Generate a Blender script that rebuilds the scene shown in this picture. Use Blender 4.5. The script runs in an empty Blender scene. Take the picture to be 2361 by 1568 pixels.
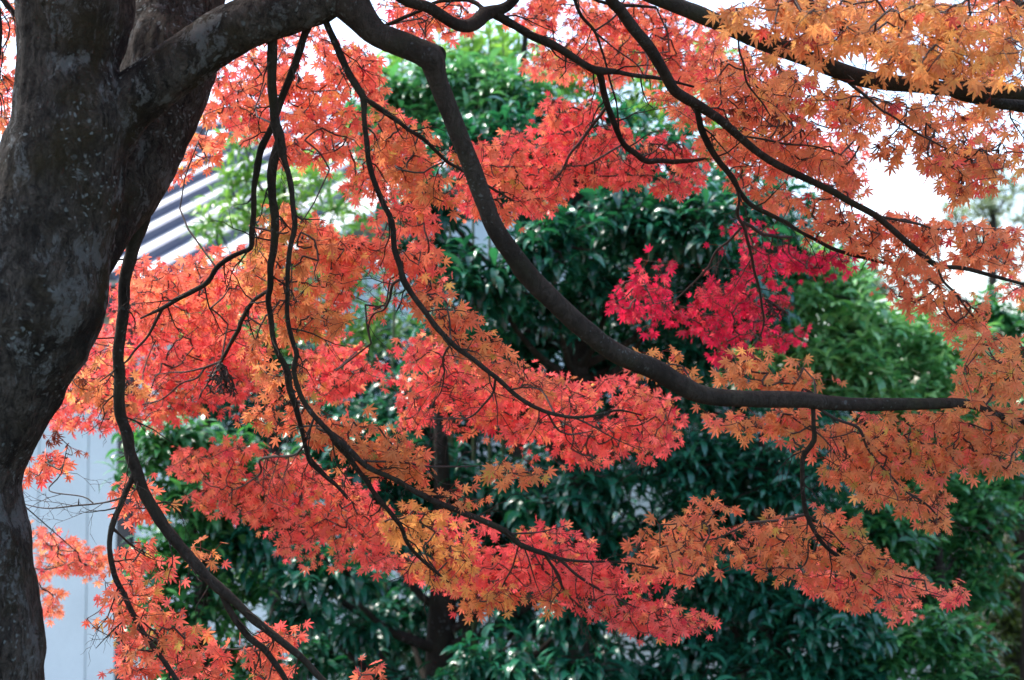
import bpy, math
import numpy as np
from mathutils import Vector, Matrix, noise
RAD = math.radians
sc = bpy.context.scene
rng = np.random.default_rng(11)

# ------------------------------------------------------------------ camera, sky, sun, exposure
CAM_Z, PITCH, LENS = 1.6, 3.0, 50.0
cd = bpy.data.cameras.new("camera"); cam = bpy.data.objects.new("camera", cd)
sc.collection.objects.link(cam); sc.camera = cam
cd.lens = LENS; cd.sensor_width = 36; cd.clip_start = 0.05; cd.clip_end = 900
cam.location = (0, 0, CAM_Z); cam.rotation_euler = (RAD(90 + PITCH), 0, 0)
cd.dof.use_dof = True; cd.dof.focus_distance = 3.65; cd.dof.aperture_fstop = 3.4
SUN_EL, SUN_AZ = 58, -60          # azimuth from +Y (into the picture), negative = left
w = bpy.data.worlds.new("World"); sc.world = w; w.use_nodes = True
nt = w.node_tree; bg = nt.nodes["Background"]
sky = nt.nodes.new("ShaderNodeTexSky"); sky.sky_type = 'NISHITA'; sky.sun_disc = False
sky.sun_elevation = RAD(SUN_EL); sky.sun_rotation = RAD(SUN_AZ)
sky.air_density = 1.0; sky.dust_density = 2.5; sky.ozone_density = 1.2
nt.links.new(sky.outputs[0], bg.inputs[0]); bg.inputs[1].default_value = 0.13
ld = bpy.data.lights.new("sun", 'SUN'); sun = bpy.data.objects.new("sun", ld)
sc.collection.objects.link(sun); ld.energy = 1.5; ld.angle = RAD(12); ld.color = (1, .95, .87)
sdir = Vector((math.sin(RAD(SUN_AZ)) * math.cos(RAD(SUN_EL)), math.cos(RAD(SUN_AZ)) * math.cos(RAD(SUN_EL)), math.sin(RAD(SUN_EL))))
sun.rotation_euler = sdir.to_track_quat('Z', 'Y').to_euler()
sc.view_settings.view_transform = 'Standard'; sc.view_settings.look = 'None'
sc.view_settings.exposure = 2.1; sc.view_settings.gamma = 1.0
sc.cycles.max_bounces = 8; sc.cycles.diffuse_bounces = 4; sc.cycles.transmission_bounces = 6

# ------------------------------------------------------------------ helpers
F = LENS / 36 * 2361
cp, sp_ = math.cos(RAD(PITCH)), math.sin(RAD(PITCH))
def P(x, y, d):
    """a traced point (2361 x 1568 frame) at its own distance d along the view axis -> world"""
    a, b = (x - 1180.5) / F * d, -(y - 784) / F * d
    return np.array((a, d * cp - b * sp_, CAM_Z + d * sp_ + b * cp))
def PV(x, y, d):
    x, y, d = (np.asarray(q, float) for q in (x, y, d))
    a, b = (x - 1180.5) / F * d, -(y - 784) / F * d
    return np.stack((a, d * cp - b * sp_, CAM_Z + d * sp_ + b * cp), -1)

class MB:
    def __init__(s): s.v = []; s.f = []; s.c = []; s.n = 0
    def add(s, v, f, c=None):
        v = np.asarray(v, np.float32).reshape(-1, 3); f = np.asarray(f, np.int64)
        if len(v) == 0: return
        s.v.append(v); s.f.append(f + s.n); s.n += len(v)
        s.c.append(np.broadcast_to(np.asarray((1, 1, 1) if c is None else c, np.float32), v.shape))
    def build(s, name, mat, parent=None, smooth=True, colour=False):
        me = bpy.data.meshes.new(name)
        V = np.concatenate(s.v); me.vertices.add(len(V)); me.vertices.foreach_set("co", V.ravel())
        nl = sum(f.size for f in s.f); me.loops.add(nl)
        me.loops.foreach_set("vertex_index", np.concatenate([f.ravel() for f in s.f]).astype(np.int32))
        cnt = np.concatenate([np.full(len(f), f.shape[1], np.int32) for f in s.f])
        st = np.concatenate(([0], np.cumsum(cnt)[:-1])).astype(np.int32)
        me.polygons.add(len(cnt)); me.polygons.foreach_set("loop_start", st)
        me.polygons.foreach_set("use_smooth", np.full(len(cnt), smooth))
        me.update(calc_edges=True)
        if colour:
            a = me.attributes.new("leaf_colour", 'FLOAT_COLOR', 'POINT')
            C = np.concatenate(s.c); a.data.foreach_set("color", np.concatenate([C, np.ones((len(C), 1), np.float32)], 1).ravel())
        me.validate()
        o = bpy.data.objects.new(name, me); sc.collection.objects.link(o)
        me.materials.append(mat)
        if parent is not None:
            o.parent = parent
            pm = parent.location if parent.parent is None else parent.parent.location
            if parent.parent is None: o.matrix_parent_inverse = Matrix.Translation(-Vector(pm))
            else: o.matrix_parent_inverse = Matrix.Identity(4)
        return o
def empty(name, loc, label=None, cat=None, group=None):
    o = bpy.data.objects.new(name, None); o.location = loc; sc.collection.objects.link(o)
    o.empty_display_size = .2
    tag(o, label, cat, group); return o
def tag(o, label=None, cat=None, group=None, kind=None):
    for k, v in (("label", label), ("category", cat), ("group", group), ("kind", kind)):
        if v: o[k] = v
    return o
def box(mb, c0, ax, ay, az):
    c0, ax, ay, az = (np.asarray(q, float) for q in (c0, ax, ay, az))
    v = [c0 + i * ax + j * ay + k * az for i in (0, 1) for j in (0, 1) for k in (0, 1)]
    mb.add(v, [(0, 1, 3, 2), (4, 6, 7, 5), (0, 4, 5, 1), (2, 3, 7, 6), (0, 2, 6, 4), (1, 5, 7, 3)])

def resample(pts, step, kink=0.0):
    """Catmull-Rom through rows (x,y,z,r), roughly every `step` metres"""
    p = np.asarray(pts, float); q = np.vstack((2 * p[0] - p[1], p, 2 * p[-1] - p[-2])); q[0, 3] = p[0, 3]; q[-1, 3] = p[-1, 3]
    out = []
    for i in range(1, len(q) - 2):
        L = np.linalg.norm(q[i + 1, :3] - q[i, :3]); n = max(1, int(math.ceil(L / step)))
        t = np.arange(n)[:, None] / n
        out.append(.5 * (2 * q[i] + (q[i + 1] - q[i - 1]) * t + (2 * q[i - 1] - 5 * q[i] + 4 * q[i + 1] - q[i + 2]) * t ** 2 + (3 * q[i] - q[i - 1] - 3 * q[i + 1] + q[i + 2]) * t ** 3))
    out.append(p[-1:]); out = np.vstack(out)
    out[:, 3] = np.maximum(out[:, 3], p[:, 3].min() * .7)
    return out
def tube(mb, path, seg, rough=0.0, freq=8.0, seed=0, ridge=0.0):
    p = path[:, :3]; r = path[:, 3]; n = len(p)
    t = np.gradient(p, axis=0); t /= np.linalg.norm(t, axis=1)[:, None] + 1e-9
    ref = np.array((0, -1., 0)) if abs(t[0][1]) < .8 else np.array((1., 0, 0))
    u = np.zeros_like(p); 
    for i in range(n):
        a = ref - t[i] * ref.dot(t[i]); a /= np.linalg.norm(a); u[i] = a; ref = a
    w_ = np.cross(t, u)
    th = np.arange(seg) * 2 * math.pi / seg
    d = u[:, None] * np.cos(th)[None, :, None] + w_[:, None] * np.sin(th)[None, :, None]
    R = np.repeat(r[:, None], seg, 1)
    if rough:
        base = p[:, None] + d * R[..., None]
        for i in range(n):
            for j in range(seg):
                b = Vector(base[i, j]) * freq + Vector((seed, seed * 1.7, 0))
                k = noise.fractal(b, 0.8, 2.1, 4)
                if ridge: 
                    b2 = Vector((base[i, j][0] * 34, base[i, j][1] * 34, base[i, j][2] * 5 + seed))
                    k += ridge * (abs(noise.noise(b2)) - .2)
                R[i, j] *= 1 + rough * k
    v = p[:, None] + d * R[..., None]
    v = v.reshape(-1, 3)
    i = np.arange(n - 1)[:, None] * seg; j = np.arange(seg)[None]; jn = (j + 1) % seg
    f = np.stack((i + j, i + jn, i + seg + jn, i + seg + j), -1).reshape(-1, 4)
    mb.add(v, f)
    mb.add(np.vstack((v[-seg:], p[-1] + t[-1] * r[-1] * .4)), [(k, (k + 1) % seg, seg) for k in range(seg)])
    mb.add(np.vstack((v[:seg], p[0] - t[0] * r[0] * .3)), [((k + 1) % seg, k, seg) for k in range(seg)])

# ------------------------------------------------------------------ materials
def mat(name):
    m = bpy.data.materials.new(name); m.use_nodes = True
    n = m.node_tree; b = n.nodes["Principled BSDF"]; return m, n, b
def N(n, kind, **kw):
    x = n.nodes.new(kind)
    for k, v in kw.items():
        if k in x.inputs: x.inputs[k].default_value = v
        else: setattr(x, k, v)
    return x
def ramp(n, src, stops):
    r = n.nodes.new("ShaderNodeValToRGB"); n.links.new(src, r.inputs[0])
    e = r.color_ramp.elements
    while len(e) < len(stops): e.new(.5)
    for q, (pos, c) in zip(e, stops): q.position = pos; q.color = (*c, 1) if len(c) == 3 else c
    return r.outputs[0]
def mixc(n, fac, a, b):
    m = n.nodes.new("ShaderNodeMix"); m.data_type = 'RGBA'
    for s, v in ((m.inputs[0], fac), (m.inputs[6], a), (m.inputs[7], b)):
        if isinstance(v, (tuple, float, int)): s.default_value = (*v, 1) if isinstance(v, tuple) else v
        else: n.links.new(v, s)
    return m.outputs[2]
def leafmat(name, trans, rough, spec, boost=(1, 1, 1), vary=.25):
    m, n, b = mat(name)
    at = N(n, "ShaderNodeAttribute", attribute_name="leaf_colour")
    tc = N(n, "ShaderNodeTexCoord"); no = N(n, "ShaderNodeTexNoise", Scale=60.0); n.links.new(tc.outputs["Object"], no.inputs["Vector"])
    hs = N(n, "ShaderNodeHueSaturation"); n.links.new(at.outputs["Color"], hs.inputs["Color"])
    mr = N(n, "ShaderNodeMapRange"); n.links.new(no.outputs[0], mr.inputs[0]); mr.inputs[3].default_value = 1 - vary; mr.inputs[4].default_value = 1 + vary
    n.links.new(mr.outputs[0], hs.inputs["Value"])
    n.links.new(hs.outputs[0], b.inputs["Base Color"]); b.inputs["Roughness"].default_value = rough; b.inputs["Specular IOR Level"].default_value = spec
    tr = N(n, "ShaderNodeBsdfTranslucent")
    mu = n.nodes.new("ShaderNodeMix"); mu.data_type = 'RGBA'; mu.blend_type = 'MULTIPLY'; mu.inputs[0].default_value = 1
    n.links.new(hs.outputs[0], mu.inputs[6]); mu.inputs[7].default_value = (*boost, 1); n.links.new(mu.outputs[2], tr.inputs[0])
    ms = N(n, "ShaderNodeMixShader"); ms.inputs[0].default_value = trans
    n.links.new(b.outputs[0], ms.inputs[1]); n.links.new(tr.outputs[0], ms.inputs[2])
    n.links.new(ms.outputs[0], n.nodes["Material Output"].inputs[0]); return m
M_MAPLE = leafmat("maple_leaf", .62, .5, .3, (1.18, 1.12, 1.05), .14)
M_GREEN = leafmat("evergreen_leaf", .25, .25, .8, (1.25, 1.5, .75), .25)

def barkmat(name, dark, light, moss, lichen_amt, sc_=1.0, dots=.8, rough_bump=1.0):
    m, n, b = mat(name)
    tc = N(n, "ShaderNodeTexCoord")
    wn = N(n, "ShaderNodeTexNoise", Scale=22.0, Detail=3.0); n.links.new(tc.outputs["Object"], wn.inputs["Vector"])
    wa = N(n, "ShaderNodeVectorMath", operation='SCALE'); n.links.new(wn.outputs["Color"], wa.inputs[0]); wa.inputs["Scale"].default_value = .05
    ad = N(n, "ShaderNodeVectorMath", operation='ADD'); n.links.new(tc.outputs["Object"], ad.inputs[0]); n.links.new(wa.outputs[0], ad.inputs[1])
    def mapped(scale):
        mp = N(n, "ShaderNodeMapping"); mp.inputs["Scale"].default_value = scale; n.links.new(ad.outputs[0], mp.inputs[0]); return mp.outputs[0]
    v = mapped((1, 1, .22)); hz = mapped((.35, .35, 1.6))
    fi = N(n, "ShaderNodeTexNoise", Scale=75.0 * sc_, Detail=9.0, Roughness=.75); n.links.new(v, fi.inputs["Vector"])
    wr = N(n, "ShaderNodeTexNoise", Scale=48.0 * sc_, Detail=5.0, Roughness=.6); n.links.new(hz, wr.inputs["Vector"])
    c = ramp(n, fi.outputs[0], ((.36, dark), (.66, light)))
    pl = N(n, "ShaderNodeTexNoise", Scale=6.0 * sc_, Detail=7.0, Roughness=.68); n.links.new(mapped((1, 1, .45)), pl.inputs["Vector"])
    c = mixc(n, ramp(n, pl.outputs[0], ((.40, (.85, .85, .85)), (.55, (0, 0, 0)))), c, tuple(q * .8 for q in dark))
    big = N(n, "ShaderNodeTexNoise", Scale=5.0, Detail=6.0, Roughness=.65); n.links.new(tc.outputs["Object"], big.inputs["Vector"])
    c = mixc(n, ramp(n, big.outputs[0], ((.50, (0, 0, 0)), (.66, (.8, .8, .8)))), c, moss)
    li = N(n, "ShaderNodeTexNoise", Scale=11.0 * sc_, Detail=10.0, Roughness=.78); n.links.new(mapped((1, 1, .5)), li.inputs["Vector"])
    lm = ramp(n, li.outputs[0], ((.57 - lichen_amt, (0, 0, 0)), (.62 - lichen_amt, (.75, .75, .75))))
    c = mixc(n, lm, c, (.175, .178, .170))
    vo = N(n, "ShaderNodeTexVoronoi", Scale=48.0 * sc_); n.links.new(ad.outputs[0], vo.inputs["Vector"])
    n2 = N(n, "ShaderNodeTexNoise", Scale=7.0, Detail=4.0); n.links.new(tc.outputs["Object"], n2.inputs["Vector"])
    ma = N(n, "ShaderNodeMath", operation='MULTIPLY'); n.links.new(ramp(n, vo.outputs[0], ((.16, (1, 1, 1)), (.30, (0, 0, 0)))), ma.inputs[0])
    n.links.new(ramp(n, n2.outputs[0], ((.50, (0, 0, 0)), (.60, (dots, dots, dots)))), ma.inputs[1])
    c = mixc(n, ma.outputs[0], c, (.22, .25, .24))
    n.links.new(c, b.inputs["Base Color"]); b.inputs["Roughness"].default_value = .9; b.inputs["Specular IOR Level"].default_value = .2
    prev = None
    for src, st, di in ((fi, .9, .016), (wr, .6, .012), (pl, .7, .02)):
        bu = N(n, "ShaderNodeBump", Strength=st * rough_bump, Distance=di); n.links.new(src.outputs[0], bu.inputs["Height"])
        if prev: n.links.new(prev.outputs[0], bu.inputs["Normal"])
        prev = bu
    n.links.new(prev.outputs[0], b.inputs["Normal"]); return m
M_BARK = barkmat("maple_bark", (.011, .009, .007), (.155, .130, .106), (.045, .034, .014), .032, 1.25, .9, 1.6)
M_LIMB = barkmat("limb_bark", (.020, .015, .011), (.06, .047, .037), (.036, .034, .019), -.08, 1.5, .25, .6)
M_TWIG, n_, b_ = mat("twig_bark"); b_.inputs["Base Color"].default_value = (.035, .022, .016, 1); b_.inputs["Roughness"].default_value = .8
M_GBARK = barkmat("evergreen_bark", (.02, .017, .013), (.06, .05, .04), (.03, .03, .02), -.05, 1.0, .4)
M_STEM, n_, b_ = mat("green_stem"); b_.inputs["Base Color"].default_value = (.07, .10, .03, 1); b_.inputs["Roughness"].default_value = .6

# ------------------------------------------------------------------ ground and building
GL = 1.45                                             # the garden lies lower than the bank the maple stands on
def ground_mat():
    m, n, b = mat("garden_soil")
    tc = N(n, "ShaderNodeTexCoord"); a = N(n, "ShaderNodeTexNoise", Scale=1.3, Detail=8.0); n.links.new(tc.outputs["Object"], a.inputs["Vector"])
    f = N(n, "ShaderNodeTexNoise", Scale=40.0, Detail=4.0); n.links.new(tc.outputs["Object"], f.inputs["Vector"])
    c = mixc(n, ramp(n, a.outputs[0], ((.42, (0, 0, 0)), (.6, (1, 1, 1)))), ramp(n, f.outputs[0], ((.3, (.03, .022, .015)), (.7, (.09, .07, .05)))), (.035, .05, .018))
    n.links.new(c, b.inputs["Base Color"]); b.inputs["Roughness"].default_value = .95
    bu = N(n, "ShaderNodeBump", Strength=.6, Distance=.03); n.links.new(f.outputs[0], bu.inputs["Height"]); n.links.new(bu.outputs[0], b.inputs["Normal"])
    return m
mb = MB(); g = np.linspace(-1, 1, 121); gx = np.sign(g) * np.abs(g) ** 3 * 400
X, Y = np.meshgrid(gx, gx + 0); Z = np.zeros_like(X)
for i in range(121):
    for j in range(121): t_ = min(1, max(0, (Y[i, j] + 8 - 4.2) / 2.6)); Z[i, j] = .12 * noise.noise(Vector((X[i, j] * .4, Y[i, j] * .4, 3))) - .05 - GL * t_ * t_ * (3 - 2 * t_)
ii = np.arange(120)[:, None] * 121 + np.arange(120)[None]
mb.add(np.stack((X, Y + 8, Z), -1).reshape(-1, 3), np.stack((ii, ii + 1, ii + 122, ii + 121), -1).reshape(-1, 4))
tag(mb.build("ground", ground_mat()), kind="structure")

def wall_mat():
    m, n, b = mat("render_panel")
    tc = N(n, "ShaderNodeTexCoord"); f = N(n, "ShaderNodeTexNoise", Scale=120.0, Detail=3.0); n.links.new(tc.outputs["Object"], f.inputs["Vector"])
    a = N(n, "ShaderNodeTexNoise", Scale=1.5, Detail=6.0); n.links.new(tc.outputs["Object"], a.inputs["Vector"])
    c = ramp(n, f.outputs[0], ((.35, (.575, .65, .665)), (.6, (.69, .775, .785))))
    mu = n.nodes.new("ShaderNodeMix"); mu.data_type = 'RGBA'; mu.blend_type = 'MULTIPLY'; mu.inputs[0].default_value = 1
    n.links.new(c, mu.inputs[6]); n.links.new(ramp(n, a.outputs[0], ((.3, (.88, .88, .88)), (.7, (1, 1, 1)))), mu.inputs[7])
    n.links.new(mu.outputs[2], b.inputs["Base Color"]); b.inputs["Roughness"].default_value = .85; return m
M_WALL = wall_mat()
def plain(name, c, rough=.5, metal=0.0):
    m, n, b = mat(name); tc = N(n, "ShaderNodeTexCoord"); f = N(n, "ShaderNodeTexNoise", Scale=6.0, Detail=7.0, Roughness=.65); n.links.new(tc.outputs["Object"], f.inputs["Vector"])
    n.links.new(ramp(n, f.outputs[0], ((.3, tuple(q * .85 for q in c)), (.7, tuple(min(1, q * 1.08) for q in c)))), b.inputs["Base Color"])
    b.inputs["Roughness"].default_value = rough; b.inputs["Metallic"].default_value = metal; return m
M_ROOF = plain("pale_roof_metal", (.62, .63, .66), .38, .35)
M_RIB = plain("shade_toned_rib_metal", (.10, .11, .15), .45, .2)  # ribs' shaded sides put into a dark blue-grey colour; ridge cap shares it
M_DARK = plain("dark_timber", (.03, .03, .035), .6)
THB = -30.0
E = np.array((math.cos(RAD(THB)), math.sin(RAD(THB)), 0)); Bk = np.array((-E[1], E[0], 0)); Up = np.array((0, 0, 1.))
W0 = P(208, 784, 14.2); W0[2] = -GL                     # a seam of the front wall stands here
bld = empty("building", tuple(W0), "low building with pale panel walls and a pale ribbed metal roof behind the maple trunk", "building")
EAVE = 4.05
panel = .315
def wall_piece(name, a, b, z0, z1, off=0., th=.12, m=M_WALL):
    q = MB(); box(q, W0 + E * a + Bk * off + Up * z0, E * (b - a), Bk * th, Up * (z1 - z0)); return q.build(name, m, bld, smooth=False)
wall_piece("plinth", -4.5, 2.6, 0, .12, -.03, .2, plain("concrete", (.28, .28, .27), .9))
edges = [-4.5, -3.55, -2.6, -1.65, -.7, 0.0]
for a, b in zip(edges, edges[1:]): wall_piece("wall_panel", a + .009, b - .009, .12, EAVE)
wall_piece("wall_panel", .009, .43, .12, EAVE)
wall_piece("wall_backing", -4.5, 2.6, .12, EAVE, .122, .1, M_DARK)
wall_piece("corner_post", .435, .62, .12, EAVE, -.04, .16, M_DARK)
a = .625
while a < 2.4:
    wall_piece("wall_panel", a + .006, min(a + .944, 2.59), .12, EAVE); a += .95
wall_piece("fascia", -4.7, 2.9, EAVE + .02, EAVE + .2, -.55, .05, M_DARK)
wall_piece("soffit", -4.7, 2.9, EAVE + .002, EAVE + .018, -.55, .7, M_DARK)
RP = 26.0; Rd = Bk * math.cos(RAD(RP)) + Up * math.sin(RAD(RP)); Rn = np.cross(E, Rd)
R0 = W0 - E * 4.7 - Bk * .62 + Up * (EAVE + .20)
RL = 5.9
q = MB(); box(q, R0, E * 7.6, Rd * RL, Rn * .05); roof = q.build("roof", M_ROOF, bld, smooth=False)
for k in range(12):
    q = MB(); box(q, R0 + E * (.03 + k * .62) + Rn * .052 - Rd * .02, E * .09, Rd * (RL + .04), Rn * .07)
    box(q, R0 + E * (.015 + k * .62) + Rn * .124 - Rd * .025, E * .11, Rd * (RL + .05), Rn * .015)
    q.build("roof_rib", M_RIB, roof, smooth=False)
q = MB(); box(q, R0 + Rd * (RL - .12) - E * .05 + Rn * .16, E * 7.7, Rd * .3, Rn * .10); q.build("ridge_cap", M_RIB, roof, smooth=False)
# back slope and gable ends
Rb = Bk * math.cos(RAD(RP)) - Up * math.sin(RAD(RP)); top = R0 + Rd * RL
q = MB(); box(q, top + Bk * .01, E * 7.6, Rb * RL, np.cross(E, Rb) * .05); q.build("back_roof", M_ROOF, bld, smooth=False)
ro = top + Bk * .03 - Up * .04
for s in (0.15, 7.05):
    q = MB(); p0 = W0 - E * 4.7 + E * s + Bk * .24
    pts = [p0, p0 + Bk * 9.0, p0 + Bk * 9.0 + Up * (EAVE - .05), p0 + Bk * 4.42 + Up * (EAVE + 2.1), p0 + Up * (EAVE - .05)]
    pts = pts + [v + E * .12 for v in pts]
    q.add(pts, [(0, 1, 2, 4), (5, 9, 7, 6), (0, 5, 6, 1), (1, 6, 7, 2), (0, 4, 9, 5)]); q.add(pts, [(2, 3, 4), (9, 8, 7)]); q.add(pts, [(2, 7, 8, 3), (3, 8, 9, 4)])
    q.build("gable_wall", M_WALL, bld, smooth=False)

gw0 = W0 + E * 2.7 + Bk * .1; gw = empty("garden_wall", tuple(gw0), "pale garden wall glimpsed through gaps low in the evergreens", "wall")
Eg = np.array((.97, -.243, 0)); Bg = np.array((.243, .97, 0))
for k in range(6):
    q = MB(); box(q, gw0 + Eg * (k * .95 + .006), Eg * .938, Bg * .12, Up * 3.1); q.build("wall_panel", M_WALL, gw, smooth=False)
q = MB(); box(q, gw0 - Bg * .04 + Up * 3.103, Eg * 5.72, Bg * .2, Up * .07); q.build("coping", M_DARK, gw, smooth=False)
q = MB(); box(q, gw0 + Bg * .123, Eg * 5.72, Bg * .04, Up * 3.09); q.build("backing", M_DARK, gw, smooth=False)

# ------------------------------------------------------------------ maple: leaves
def maple_template():
    lob = [(-128, .46), (-82, .78), (-40, .95), (0, 1.05), (40, .95), (82, .78), (128, .46)]
    ring = []
    for k, (a, L) in enumerate(lob):
        a = RAD(a)
        def pt(r, da): return (r * math.sin(a + da), r * math.cos(a + da))
        ring += [pt(L * .36, -.33), pt(L * .58, -.225), pt(L * .80, -.095), pt(L, 0), pt(L * .80, .095), pt(L * .58, .225), pt(L * .36, .33)]
    ring = np.array(ring); n = len(ring)
    v = np.zeros((n + 1, 3)); v[1:, :2] = ring
    f = [(0, 1 + (k + 1) % n, 1 + k) for k in range(n)]
    return v, np.array(f)
MV, MF = maple_template(); MR = np.linalg.norm(MV, axis=1)
MVEIN = np.array([0] + [1 if k % 7 == 3 else 0 for k in range(49)])
def add_maple_leaves(mb, base, tip, nrm, size, col, curl, tipcol=.35):
    """blades hinged at `base`, main lobe along tip, facing nrm"""
    n = len(base)
    t = tip / np.linalg.norm(tip, axis=1)[:, None]
    nn = nrm - t * (nrm * t).sum(1)[:, None]; nn /= np.linalg.norm(nn, axis=1)[:, None] + 1e-9
    s = np.cross(t, nn)
    v = np.repeat(MV[None], n, 0).copy()
    v[:, :, 0] *= rng.uniform(.85, 1.1, n)[:, None]
    ang = np.arctan2(MV[:, 0], MV[:, 1])
    v[:, :, 2] = -curl[:, None] * MR[None] ** 2 + .05 * rng.normal(size=(n, len(MV))) * MR[None] - .12 * np.abs(np.sin(ang * 4.4))[None] * MR[None] * rng.uniform(0, 1, n)[:, None]
    v *= size[:, None, None]
    wv = base[:, None] + v[:, :, :1] * s[:, None] + v[:, :, 1:2] * t[:, None] + v[:, :, 2:] * nn[:, None]
    f = (MF[None] + (np.arange(n) * len(MV))[:, None, None]).reshape(-1, 3)
    tc = col * np.array((.95, .62, .8)); k = (MR ** 2 * tipcol)[None, :, None]
    c = col[:, None] * (1 - k) + tc[:, None] * k
    mb.add(wv.reshape(-1, 3), f, c.reshape(-1, 3))
def add_petioles(mb, a, b, r, col):
    n = len(a); d = b - a; d /= np.linalg.norm(d, axis=1)[:, None] + 1e-9
    u = np.cross(d, np.array((.3, .2, .93))); u /= np.linalg.norm(u, axis=1)[:, None] + 1e-9; w_ = np.cross(d, u)
    ring = [u * math.cos(q) + w_ * math.sin(q) for q in (0, 2.094, 4.189)]
    v = np.stack([a + r * q for q in ring] + [b + r * .7 * q for q in ring], 1)
    f = np.array([(0, 1, 4, 3), (1, 2, 5, 4), (2, 0, 3, 5)])
    mb.add(v.reshape(-1, 3), (f[None] + (np.arange(n) * 6)[:, None, None]).reshape(-1, 4), np.repeat(col, 6, 0))

OR1, OR2 = (.80, .33, .15), (.80, .25, .135)      # orange
BR = (.68, .30, .115)                              # ochre orange
SA, RE = (.90, .195, .165), (.88, .125, .135)     # salmon, red
CR, CR2 = (.56, .014, .07), (.68, .035, .09)      # crimson
YE, DK, GR = (.76, .43, .13), (.16, .05, .03), (.45, .42, .09)
def side_twigs(mb, path, every, Lr):
    """thin forking twigs off a branch"""
    acc = 0
    for k in range(2, len(path) - 1):
        acc += np.linalg.norm(path[k, :3] - path[k - 1, :3])
        if acc < every * rng.uniform(.6, 1.5): continue
        acc = 0; t = path[k, :3] - path[k - 1, :3]; t /= np.linalg.norm(t) + 1e-9
        def grow(p0, d, L, r, lev):
            n = 5; q = [(*p0, r)]; p = p0.copy(); d = d.copy(); kids = []
            for i in range(n):
                d = d + rng.normal(0, .22, 3) + np.array((0, 0, -.05)); d /= np.linalg.norm(d); p = p + d * L / n
                q.append((*p, r * (1 - .6 * (i + 1) / n)))
                if lev and rng.random() < .55: kids.append((p.copy(), d.copy(), r * (1 - .6 * (i + 1) / n)))
            tube(mb, np.array(q), 4)
            for (pp, dd, rr) in kids:
                s_ = rng.normal(0, 1, 3); s_ -= dd * s_.dot(dd); s_ /= np.linalg.norm(s_) + 1e-9
                grow(pp, dd * .7 + s_ * .7, L * rng.uniform(.35, .6), max(.0006, rr * .7), lev - 1)
        s_ = rng.normal(0, 1, 3) + np.array((0, -.5, -.1)); s_ -= t * s_.dot(t); s_ /= np.linalg.norm(s_) + 1e-9
        grow(path[k, :3] + s_ * path[k, 3] * .7, t * .5 + s_ * .85, rng.uniform(*Lr), min(.0024, max(.0010, path[k, 3] * .4)), 2)
# ------------------------------------------------------------------ maple: traced limbs  name: (parent, part name, rank, end depth, seg, points(x, y, width))
BR_ = {}
def samp(name): return BR_[name]["path"]
def br(name, parent, dend, pts, d0=None):
    pts = np.array(pts, float)
    if d0 is None:
        pp = BR_[parent]; i = np.argmin(((pp["d2"][:, :2] - pts[0, :2]) ** 2).sum(1)); d0 = pp["d2"][i, 2]
    if isinstance(dend, (list, tuple)): dep = np.interp(np.linspace(0, 1, len(pts)), np.linspace(0, 1, len(dend) + 1), [d0] + list(dend))
    else:
        L = np.concatenate(([0], np.cumsum(np.linalg.norm(np.diff(pts[:, :2], axis=0), axis=1)))); dep = d0 + (dend - d0) * L / L[-1]
    rows = np.concatenate((PV(pts[:, 0], pts[:, 1], dep), (pts[:, 2] / 2 / F * dep)[:, None]), 1)
    # densely sampled trace for attaching children
    k = np.linspace(0, len(pts) - 1, len(pts) * 8); d2 = np.stack([np.interp(k, np.arange(len(pts)), q) for q in (pts[:, 0], pts[:, 1], dep)], 1)
    BR_[name] = dict(parent=parent, rows=rows, d2=d2, pts=pts)
br("T1", None, 3.3, [(178,-260,235),(178,-100,248),(178,0,265),(168,80,245),(160,150,226),(164,215,246),(165,300,268),(138,400,285),(110,550,300),(68,700,332),(-2,850,310),(-78,1000,300),(-112,1130,312),(-98,1300,330),(-92,1450,360),(-100,1568,372),(-100,1850,420),(-110,2250,520),(-120,2460,600)], 3.3)
br("T2", None, [3.7,3.6,3.4], [(470,-260,170),(440,-100,185),(416,0,200),(394,80,202),(389,150,214),(356,270,195),(300,400,180),(232,500,170),(150,640,170)], 3.75)
br("A", None, 3.3, [(190,380,150),(238,315,158),(300,240,134),(390,165,124),(480,100,122),(560,58,118),(650,28,112),(740,0,104),(795,-30,90),(870,-120,74),(960,-200,60)], 3.32)
br("B", "A", [3.3,3.4,3.6,3.8,3.9], [(778,-14,92),(806,14,86),(832,48,70),(865,80,60),(912,100,58),(958,118,60),(992,138,62),(1004,176,47),(1026,236,45),(1062,320,43),(1080,366,42),(1112,460,43),(1140,529,44),(1188,598,46),(1222,639,48),(1291,700,48),(1352,758,46),(1411,810,46),(1462,834,46),(1506,851,48),(1564,885,46),(1622,909,42),(1725,916,38),(1828,921,38),(1930,931,32),(2033,931,30),(2135,933,27),(2221,931,23),(2272,943,19),(2323,965,15),(2375,974,13),(2480,985,9)])
br("C", None, [3.42,3.5,3.6,3.6], [(740,-20,60),(800,-100,42),(870,-50,28),(932,0,24),(983,14,26),(1017,34,27),(1045,51,28),(1072,58,30),(1096,51,32),(1120,31,34),(1158,20,26),(1185,0,22),(1230,-60,18),(1300,-100,14)], 3.32)
br("D", "C", 3.9, [(1110,30,24),(1134,27,24),(1171,51,20),(1223,82,20),(1257,96,20),(1308,126,18),(1360,157,18),(1380,164,20),(1428,168,12),(1486,176,10),(1517,180,9),(1600,200,5)])
br("D2", "D", 4.2, [(1378,162,17),(1387,192,16),(1400,240,15),(1418,291,14),(1435,328,14),(1462,352,14),(1489,371,14),(1530,371,12),(1585,372,10),(1625,366,6)])
br("D3", "D2", 4.5, [(1399,246,8),(1366,291,8),(1339,325,7),(1311,362,6),(1291,400,5),(1253,431,4)])
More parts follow.
